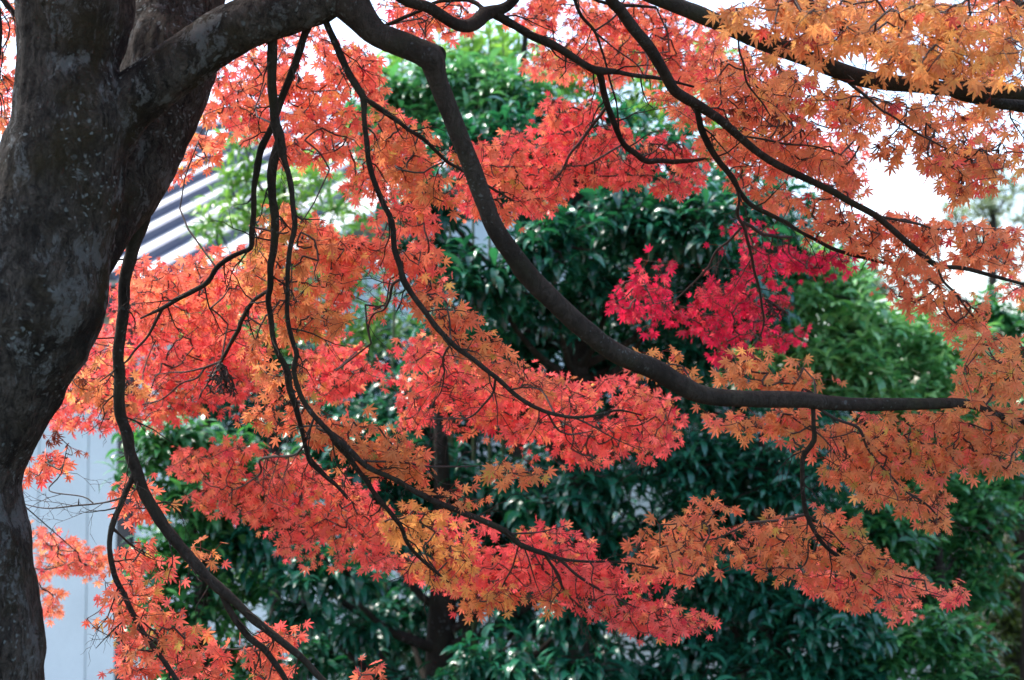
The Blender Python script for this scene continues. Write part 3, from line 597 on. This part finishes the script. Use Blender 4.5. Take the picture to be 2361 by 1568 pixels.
# lower middle
spray(["I6","I1","I2"], A_, [(760,1010),(880,1000),(1000,1060),(1150,1060),(1285,1080),(1240,1105),(1130,1110),(1115,1175),(1060,1170),(980,1130),(860,1110)], 3.8, .15, 1.9, [BR, OR2, [(CR,.03),(GR,.05),(YE,.05)]])
spray(["I8","I1","H3"], A_, [(385,1060),(500,1010),(620,1040),(720,1060),(830,1130),(900,1180),(900,1250),(820,1310),(650,1285),(640,1230),(560,1200),(480,1185),(400,1130)], 4.5, .3, 2.5, [OR2, RE, [(SA,.35),(YE,.08),(CR2,.04)]], .045)
lab(spray(["I1"], A_, [(870,1130),(960,1160),(1040,1220),(1100,1290),(1080,1370),(980,1340),(900,1290),(860,1210)], 4.05, .2, 1.8, [YE, OR1, [(YE,.3),(CR2,.05)]]), "yellow orange leaves in the middle of the red ones")
spray(["I1","I2"], A_, [(800,1250),(900,1280),(1060,1320),(1050,1370),(960,1335),(820,1310)], 4.4, .2, 2.0, [SA, RE, exr], .045)
spray(["I2","I3","I5","I7"], A_, [(1000,1180),(1100,1200),(1200,1230),(1300,1210),(1370,1255),(1385,1300),(1420,1370),(1300,1380),(1200,1380),(1100,1380),(1040,1300)], 4.3, .3, 2.4, [SA, RE, exr], .047)
spray(["I5","I3","I1"], A_, [(1060,1380),(1150,1350),(1300,1360),(1280,1405),(1190,1415),(1060,1428)], 4.1, .2, 1.8, [YE, OR2, exr])
spray(["I4","I3","I2"], A_, [(1290,1300),(1400,1300),(1480,1340),(1560,1390),(1655,1445),(1640,1468),(1480,1465),(1380,1440),(1300,1410)], 4.2, .3, 2.4, [SA, RE, exr], .047)
spray(["I2"], A_, [(1380,1285),(1480,1290),(1620,1270),(1630,1330),(1570,1340),(1480,1325)], 4.3, .2, 1.6, [SA, OR1, exr], .046)
# lower left
spray(["K3","K","K5"], part["K"], [(225,1150),(245,1110),(300,1090),(350,1140),(405,1185),(380,1210),(290,1225),(300,1250),(400,1275),(410,1310),(380,1370),(300,1370),(250,1290),(260,1190)], 3.65, .15, 1.25, [OR2, SA, ex])
spray(["K"], part["K"], [(440,1270),(455,1240),(525,1270),(515,1310),(470,1310)], 3.7, .08, 1.1, [BR, OR1, ex])
spray(["K3","K6"], part["K"], [(185,1410),(240,1330),(290,1340),(380,1350),(420,1430),(470,1480),(460,1560),(240,1575),(285,1500),(225,1480)], 3.6, .2, 1.9, [OR2, SA, [(BR,.2),(GR,.04)]])
spray(["K2","K","K6"], part["K"], [(450,1500),(560,1480),(640,1430),(700,1470),(770,1515),(680,1530),(620,1580),(460,1600)], 3.75, .15, 1.7, [OR2, SA, ex])
spray(["K"], part["K"], [(800,1565),(830,1550),(880,1560),(900,1620),(820,1640)], 3.75, .1, 1.2, [OR2, SA, ex])
lab(spray(["K4","K4b","K3"], part["K"], [(55,1225),(180,1205),(240,1240),(250,1300),(220,1335),(115,1330),(145,1415),(100,1428),(75,1320)], 4.9, .25, 1.7, [SA, OR1, exr], .046), "salmon leaves hanging in front of the pale wall")
spray(["K4","K4b"], part["K"], [(40,1045),(110,1030),(145,1070),(115,1110),(105,1165),(40,1170)], 3.8, .12, 1.3, [OR2, RE, ex], dead=.12)
spray(["K4b"], part["K"], [(95,1000),(170,985),(180,1030),(130,1055)], 3.9, .08, .5, [OR2, RE, ex], dead=.8)
# crown above the frame, which shades what hangs below it
br("U1", None, 4.2, [(404,-20,150),(600,-420,110),(900,-700,70),(1300,-800,40)], 3.8)
br("U2", None, 3.2, [(178,-180,200),(100,-500,150),(300,-900,90),(700,-1100,50)], 3.3)
br("U3", None, 4.4, [(960,-190,60),(1300,-380,50),(1800,-480,40),(2400,-520,24)], 3.3)
for k in ("U1", "U2", "U3"): build_limb(k)
for (par_, pl, d) in (("U1", [(100,-900),(1300,-950),(1500,-500),(900,-330),(0,-330)], 4.4), ("U2", [(-500,-1200),(900,-1200),(1000,-500),(300,-330),(-400,-200)], 3.2), ("U3", [(700,-800),(2300,-800),(2700,-420),(1800,-260),(900,-260)], 3.8), ("U3", [(900,-500),(2500,-500),(2600,-150),(1800,-150),(1000,-160)], 4.6)):
    spray([par_], part[par_], pl, d, .9, 1.6, [OR1, SA, ex], .06, gap=.2)

# ------------------------------------------------------------------ evergreen broadleaf trees
def shoots(mb, pos, axis, L, nl, cols, droop=1.5, wid=.30, e0=.5, fold=.25):
    """pos (n,3) shoot tips, each with nl drooping lance-shaped leaves round the axis"""
    n = len(pos); T = n * nl
    p = np.repeat(pos, nl, 0); ax = np.repeat(axis, nl, 0)
    ph = np.tile(np.arange(nl) * 2.4, n) + np.repeat(rng.uniform(0, 6.28, n), nl)
    h = np.stack((np.cos(ph), np.sin(ph), np.zeros(T)), 1) + ax * np.array((.7, .7, 0)); h[:, 2] = 0; h /= np.linalg.norm(h, axis=1)[:, None] + 1e-6
    age = np.tile(np.linspace(0, 1, nl), n)
    p = p - ax * (age * L * .75)[:, None]
    e = rng.normal(e0, .35, T) + .25 - .55 * age; dr = droop * rng.uniform(.6, 1.25, T)
    ll = L * rng.uniform(.65, 1.15, T) * (1 - .15 * (age < .15))
    m = 6; u = np.linspace(0, 1, m); ang = e[:, None] - dr[:, None] * u[None]
    ca, sa = np.cos(ang), np.sin(ang); a = np.concatenate((np.zeros((T, 1)), np.cumsum((ca[:, 1:] + ca[:, :-1]) / 2, 1)), 1) / (m - 1); b = np.concatenate((np.zeros((T, 1)), np.cumsum((sa[:, 1:] + sa[:, :-1]) / 2, 1)), 1) / (m - 1)
    side = np.cross(h, np.array((0, 0, 1.))); roll = rng.normal(0, .35, T)
    wprof = np.array((.08, .55, .95, .85, .48, .0)) * wid / 2
    c = p[:, None] + ll[:, None, None] * (a[..., None] * h[:, None] + b[..., None] * np.array((0, 0, 1.)))
    nr = -sa[..., None] * h[:, None] + ca[..., None] * np.array((0, 0, 1.))
    sd = side[:, None] * np.cos(roll)[:, None, None] + nr * np.sin(roll)[:, None, None]
    nr2 = nr * np.cos(roll)[:, None, None] - side[:, None] * np.sin(roll)[:, None, None]
    wv = (ll[:, None] * wprof[None])[..., None]
    lf = c - sd * wv + nr2 * wv * fold; rt = c + sd * wv + nr2 * wv * fold
    V = np.stack((lf, c, rt), 2).reshape(T, m * 3, 3)
    f = []
    for i in range(m - 1):
        for j in range(2): f.append((i * 3 + j, i * 3 + j + 1, i * 3 + j + 4, i * 3 + j + 3))
    f = np.array(f); c0, c1 = np.array(cols[0]), np.array(cols[1])
    k = np.clip(rng.normal(.45, .3, T) - .6 * (age - .4), 0, 1)[:, None]; col = (c0 * (1 - k) + c1 * k) * rng.uniform(.75, 1.2, T)[:, None]
    mb.add(V.reshape(-1, 3), (f[None] + (np.arange(T) * m * 3)[:, None, None]).reshape(-1, 4), np.repeat(col, m * 3, 0))
DG = ((.007, .080, .052), (.034, .20, .11))
MG = ((.025, .14, .055), (.11, .34, .10))
LG = ((.14, .32, .07), (.36, .56, .13))
BG = ((.11, .33, .13), (.36, .62, .26))
TG = ((.045, .20, .095), (.16, .40, .17))
def tree(name, label, cat, x, d, top, clumps, cols, L=.13, nl=8, droop=1.5, e0=.5, wid=.30, trunk_r=.07, bare=.5, dens=1.0, group=None, stems=True, inner=.6):
    """clumps: (x, y, rx, ry, depth) in the traced frame; depth radius follows"""
    b0 = P(x, 784, d); b0[2] = -GL - .1
    root = empty(name, tuple(b0), label, cat, group)
    cen = []
    for (cx, cy, rx, ry, cdp) in clumps:
        c = P(cx, cy, cdp); cen.append((c, rx / F * cdp, ry / F * cdp))
    zt = P(x, top, d)[2]
    wob = lambda z: np.array((.10 * noise.noise(Vector((x, z * .8, 1))), .10 * noise.noise(Vector((x, z * .8, 7))), 0))
    path = [(*(np.array((b0[0], b0[1], z)) + wob(z)), trunk_r * (1.25 - .9 * i / 9)) for i, z in enumerate(np.linspace(-GL - .1, zt, 10))]
    tb = MB(); tp = resample(np.array(path), .08); tube(tb, tp, 14, .05, 9, x); tb.build("trunk", M_GBARK, root)
    fb = MB()
    for (c, rx, rz) in cen:
        bb = MB()
        ry = (rx + rz) * .45
        zz = max(-.7, min(zt - .05, c[2] - .35 - .3 * abs(c[0] - b0[0]))); k = np.argmin(np.abs(tp[:, 2] - zz)); s = tp[k, :3]
        m = (s + c) / 2; m[2] -= .08
        bp = resample(np.array([(*s, trunk_r * .26), (*m, trunk_r * .18), (*c, trunk_r * .09)]), .1); tube(bb, bp, 7)
        n = int(dens * 19 * (rx * rz + rx * ry + ry * rz) * 1.15 / (L * L * 3.2)) + 4
        v = rng.normal(size=(n, 3)); v /= np.linalg.norm(v, axis=1)[:, None]
        r = 1 - np.abs(rng.normal(0, .13, n)); nin = int(n * inner * .5); r[:nin] = rng.uniform(.35, .8, nin)
        r *= 1 + .45 * np.array([noise.noise(Vector(q * 2.6) + Vector(c)) for q in v]) + .12 * rng.normal(size=n) + rng.uniform(.1, .45, n) * (rng.random(n) < .08)
        pos = c + v * r[:, None] * np.array((rx, ry, rz)); ok = pos[:, 2] > -GL + .1; pos, v = pos[ok], v[ok]
        ax = v * .8 + np.array((0, 0, .45)) + rng.normal(0, .25, v.shape); ax /= np.linalg.norm(ax, axis=1)[:, None]
        shoots(fb, pos, ax, L, nl, cols, droop, wid, e0)
        if stems:
            for q in range(0, len(pos), 3):
                s0 = c + (pos[q] - c) * rng.uniform(.2, .5); md = (s0 + pos[q]) / 2 + rng.normal(0, .02, 3)
                tube(bb, np.array([(*s0, .006), (*md, .0045), (*(pos[q]), .0025)]), 4)
        bb.build("branch", M_GBARK, root)
    fb.build("foliage", M_GREEN, root, colour=True)
    return root
EG = "evergreen trees behind the maple"
BT = "broadleaf_tree"
tree(BT, "tall dark evergreen tree with drooping glossy leaves under the long bare maple limb", "tree", 1330, 7.4, 250,
     [(1130,330,140,80,7.2),(1330,300,150,100,7.6),(1480,350,140,90,7.4),(1000,470,100,90,7.0),(1250,560,120,90,6.7),(1110,640,120,100,6.7),(1330,540,130,90,7.3),
      (1460,500,130,90,6.9),(1580,500,130,90,6.8),(1640,600,130,110,7.1),(1280,690,130,70,7.0),(1420,640,120,90,7.0),(1540,690,130,90,7.3),(1060,800,120,100,7.0),(1350,830,120,80,7.6),(1580,800,140,100,7.5),(1180,880,120,110,7.5),(1430,420,140,60,7.8),(1700,480,130,100,7.9),(1780,600,110,100,8.0),(1180,420,130,90,7.6),(1000,560,110,100,7.6),(1180,760,140,100,7.6),(1420,760,140,90,7.9),(1700,720,120,90,7.6),(1480,920,140,90,7.8)], DG, .16, 8, 1.75, .5, wid=.26, trunk_r=.09, group=EG)
tree(BT, "evergreen tree with thick dark stem showing beneath the lowest salmon maple tier", "tree", 1020, 7.6, 950,
     [(620,1240,150,80,7.2),(760,1320,130,70,7.0),(880,1220,150,100,7.6),(1000,1130,150,110,7.8),(840,1060,130,110,7.6),(1180,1150,140,110,7.6),(1330,1150,140,100,7.2),(1220,1260,140,80,7.6),(1420,1230,150,90,7.4),(1120,1520,120,80,6.9),(1200,1430,90,50,7.5),(960,930,130,120,8.0),(760,980,120,100,7.8),(1370,1330,110,60,7.5),(1340,1480,110,60,7.7),(760,1500,110,50,7.7),(1330,1420,90,60,7.0),(1320,1540,110,70,6.9),(690,1400,80,40,7.2),(830,1440,80,40,7.3),(930,1400,70,60,8.2),(1000,1480,90,60,8.4),(880,1480,70,50,8.3),(900,1580,130,50,7.2)], DG, .16, 8, 1.75, .45, wid=.27, trunk_r=.10, group=EG)
tree(BT, "leafy green tree with broad glossy leaves in front of the dark corner post", "tree", 480, 7.3, 950,
     [(370,1010,110,80,7.1),(470,1050,130,90,7.3),(440,1140,120,80,7.0),(580,1130,130,90,7.4),(490,1230,120,80,7.2),(390,1280,90,90,7.3),(450,1390,110,90,7.2),(560,1340,90,60,7.6),(420,1500,100,80,7.2),(560,1510,110,60,7.5),(340,1440,50,70,7.4),(480,1590,140,60,7.1)], MG, .13, 8, 1.5, .5, trunk_r=.06, group=EG)
tree(BT, "light green leafy tree top with drooping leaves beside the knotted bend of the maple limb", "tree", 1010, 7.9, 160,
     [(940,210,110,80,7.7),(1060,180,120,70,7.9),(1190,230,120,80,7.7),(960,310,90,70,7.6),(1090,290,120,70,7.6),(880,280,70,80,7.9),(1240,330,90,70,7.9)], TG, .14, 8, 1.5, .5, trunk_r=.06, group=EG)
tree(BT, "deep green tree added to shade the pale garden wall, its crown above the wall", "tree", 1080, 9.8, 700,
     [(700,860,150,110,9.8),(880,800,150,120,9.8),(1080,860,160,120,9.8),(1260,960,150,120,9.8),(980,1000,150,100,9.8),(760,1080,120,90,9.8),(1120,1120,150,100,9.8),(1330,1080,140,110,9.8),(1420,1260,120,110,9.8),(1000,1290,90,80,9.8),(600,980,120,100,9.8),(840,1510,120,110,9.6),(1000,1560,160,90,9.6),(1300,1530,120,90,9.6),(700,1230,110,70,9.7),(860,1350,100,60,9.7),(1180,1330,110,80,9.7),(700,1420,70,50,9.7),(500,900,120,90,9.9),(620,780,110,90,9.9)], DG, .15, 8, 1.6, .4, trunk_r=.09, dens=.75, stems=False, group=EG)  # tree added to keep sky light off the wall behind it
tree(BT, "slender light green tree with thin bright leaves against the ribbed roof", "tree", 640, 9.0, 380,
     [(560,400,50,60,8.8),(620,470,90,70,9.0),(560,490,60,60,8.8),(700,420,80,70,9.2),(720,530,90,70,9.0),(500,520,30,60,8.6),(560,330,30,50,8.8),(640,610,100,80,9.2),(780,480,90,90,9.4),(800,640,120,100,9.2),(470,530,26,34,8.8),(620,740,120,90,9.2),(480,760,90,80,9.0),(860,760,110,90,9.0)], LG, .16, 7, 1.6, .9, wid=.2, trunk_r=.045, dens=.5, group=EG)
tree(BT, "airy light green tree with leaves against the white sky behind the dark one", "tree", 1200, 9.6, 60,
     [(900,180,90,80,9.6),(1060,120,90,60,9.6),(1160,120,90,60,9.8),(1300,190,130,70,9.6),(1480,210,130,90,9.4),(1560,280,120,80,9.2),(1620,160,60,70,9.8),(870,320,80,90,9.4),(1400,130,90,50,9.8),(1660,330,90,80,9.4)], LG, .15, 7, 1.2, .7, wid=.28, trunk_r=.06, dens=.5, group=EG)
tree(BT, "bright mid green tree with upright leafy shoots beyond the crimson leaves", "tree", 2000, 8.2, 640,
     [(1900,680,120,90,8.0),(1800,600,110,80,8.2),(2000,740,130,80,8.2),(1900,800,140,90,8.0),(2080,800,120,80,8.4),(2170,770,90,70,8.6),(1980,880,140,80,8.0),(2120,900,120,80,8.2),(1800,740,110,90,8.4),(2240,870,100,90,8.5),(1760,850,110,90,8.3),(2080,990,150,80,8.5),(2240,1000,100,80,8.6)], BG, .13, 9, 1.1, .55, trunk_r=.06, group=EG)
tree(BT, "dark leafy tree with slim bluish leaves below the long bare maple limb", "tree", 1760, 7.3, 1000,
     [(1560,1080,130,90,7.2),(1690,1050,130,90,7.4),(1800,1090,130,90,7.2),(1620,1190,140,90,7.4),(1760,1220,140,90,7.6),(1640,1330,150,90,7.2),(1780,1380,150,90,7.2),(1640,1480,150,90,7.2),(1820,1510,140,80,7.0),(1940,1430,130,80,7.0),(1500,1560,110,60,7.2),(1950,1560,130,60,7.1),(1480,1390,110,80,7.9),(1900,1040,110,90,7.8),(1920,1250,130,100,7.7),(1520,1260,100,70,7.8),(1700,1600,200,50,7.0)], DG, .125, 8, 1.4, .4, wid=.3, trunk_r=.06, group=EG)
tree(BT, "grey green shrubby tree below the lowest orange maple tip", "tree", 2140, 7.6, 1050,
     [(2040,1230,120,90,7.6),(2150,1150,120,90,7.9),(2240,1210,100,100,7.8),(2080,1340,120,90,7.7),(2210,1340,110,90,7.8),(2060,1490,120,80,7.2),(2170,1470,110,70,7.2),(2240,1570,90,50,7.3),(2290,1100,90,90,8.2),(2020,1060,110,80,8.0),(2120,1600,130,50,7.1)], MG, .12, 9, 1.1, .4, wid=.3, trunk_r=.05, group=EG)
tree("conifer", "dim yellow green tree at the edge of the view behind the shrubby ones", "tree", 2330, 10.5, 1000,
     [(2300,1300,90,120,10.5),(2350,1150,90,120,10.8),(2310,1470,110,120,10.2),(2400,1400,90,120,10.5),(2240,1420,80,100,10.8),(2340,1590,120,70,10.3)], ((.05, .09, .015), (.12, .17, .03)), .09, 9, .9, .4, wid=.22, trunk_r=.08, dens=.6)
tree(BT, "dark evergreen tree half hidden behind the farthest orange leaves", "tree", 2360, 9.5, 650,
     [(2310,720,70,60,9.4),(2380,770,80,90,9.6),(2340,860,100,80,9.6),(2400,960,100,100,9.8),(2280,980,100,90,9.8),(2180,1080,120,80,10),(2520,820,110,100,9.8),(2590,980,120,110,9.8),(2480,1120,130,100,9.8),(2620,1160,120,100,9.8),(2560,1320,140,110,9.8)], MG, .13, 8, 1.2, .5, trunk_r=.06, group=EG)
tree(BT, "dense dark evergreen filling the gap behind the dark leafy tree", "tree", 1700, 10.2, 700,
     [(1560,520,160,130,10.4),(1740,480,150,120,10.4),(1880,620,150,120,10.4),(1500,640,150,120,10.3),(1500,820,160,120,10.2),(1700,760,160,120,10.2),(1650,960,170,120,10.2),(1850,920,160,120,10.2),(1500,1000,140,120,10),(2030,1000,150,120,10.2),(1800,1120,180,120,10.2),(1600,1180,160,120,10.2),(2050,1180,160,120,10.2),(1960,1340,160,130,10.2),(1750,1350,140,120,10.2),(1580,1360,130,110,10)], DG, .15, 7, 1.5, .4, trunk_r=.1, dens=.55, stems=False, group=EG)
tree("distant_tree", "feathery tree far off against the white sky, its leaves tinted pale for glare", "tree", 2290, 24, 430,
     [(2260,470,60,45,24),(2320,440,60,50,24.5),(2350,500,60,50,25),(2200,500,40,40,24),(2030,650,60,60,23),(2120,620,60,60,24),(2300,570,90,60,24.5)], ((.22, .27, .18), (.34, .38, .26)), .22, 7, .8, .6, wid=.3, trunk_r=.14, dens=.4)  # leaf greens lightened to carry the veiling glare of the sky
# upright shoots above the middle tree
sh = empty("sapling", tuple(P(1080, 784, 8.6) * np.array((1, 1, 0)) - np.array((0, 0, GL))), "thin straight saplings with broad green leaves standing against the sky at top", "sapling")
st = MB(); fo = MB()
for (x, y0, y1) in ((1036, 260, 30), (1012, 240, 70), (1090, 260, 40), (1128, 280, 30), (1160, 250, 60), (930, 260, 80), (1240, 250, 70)):
    a = P(x, y1, 8.6); c = np.array((a[0] + .1 * rng.normal(), a[1] + .05 * rng.normal(), -GL - .1))
    tube(st, resample(np.array([(*c, .014), (*(c * .4 + a * .6), .010), (*a, .005)]), .2), 7)
    z = np.linspace(P(x, y0, 8.6)[2], a[2], 9)
    pos = np.stack((np.interp(z, (c[2], a[2]), (c[0], a[0])), np.interp(z, (c[2], a[2]), (c[1], a[1])), z), 1)
    shoots(fo, pos, np.tile((0, 0, 1.), (9, 1)), .13, 4, LG, 1.2, .32, .8)
st.build("stem", M_STEM, sh); fo.build("foliage", M_GREEN, sh, colour=True)
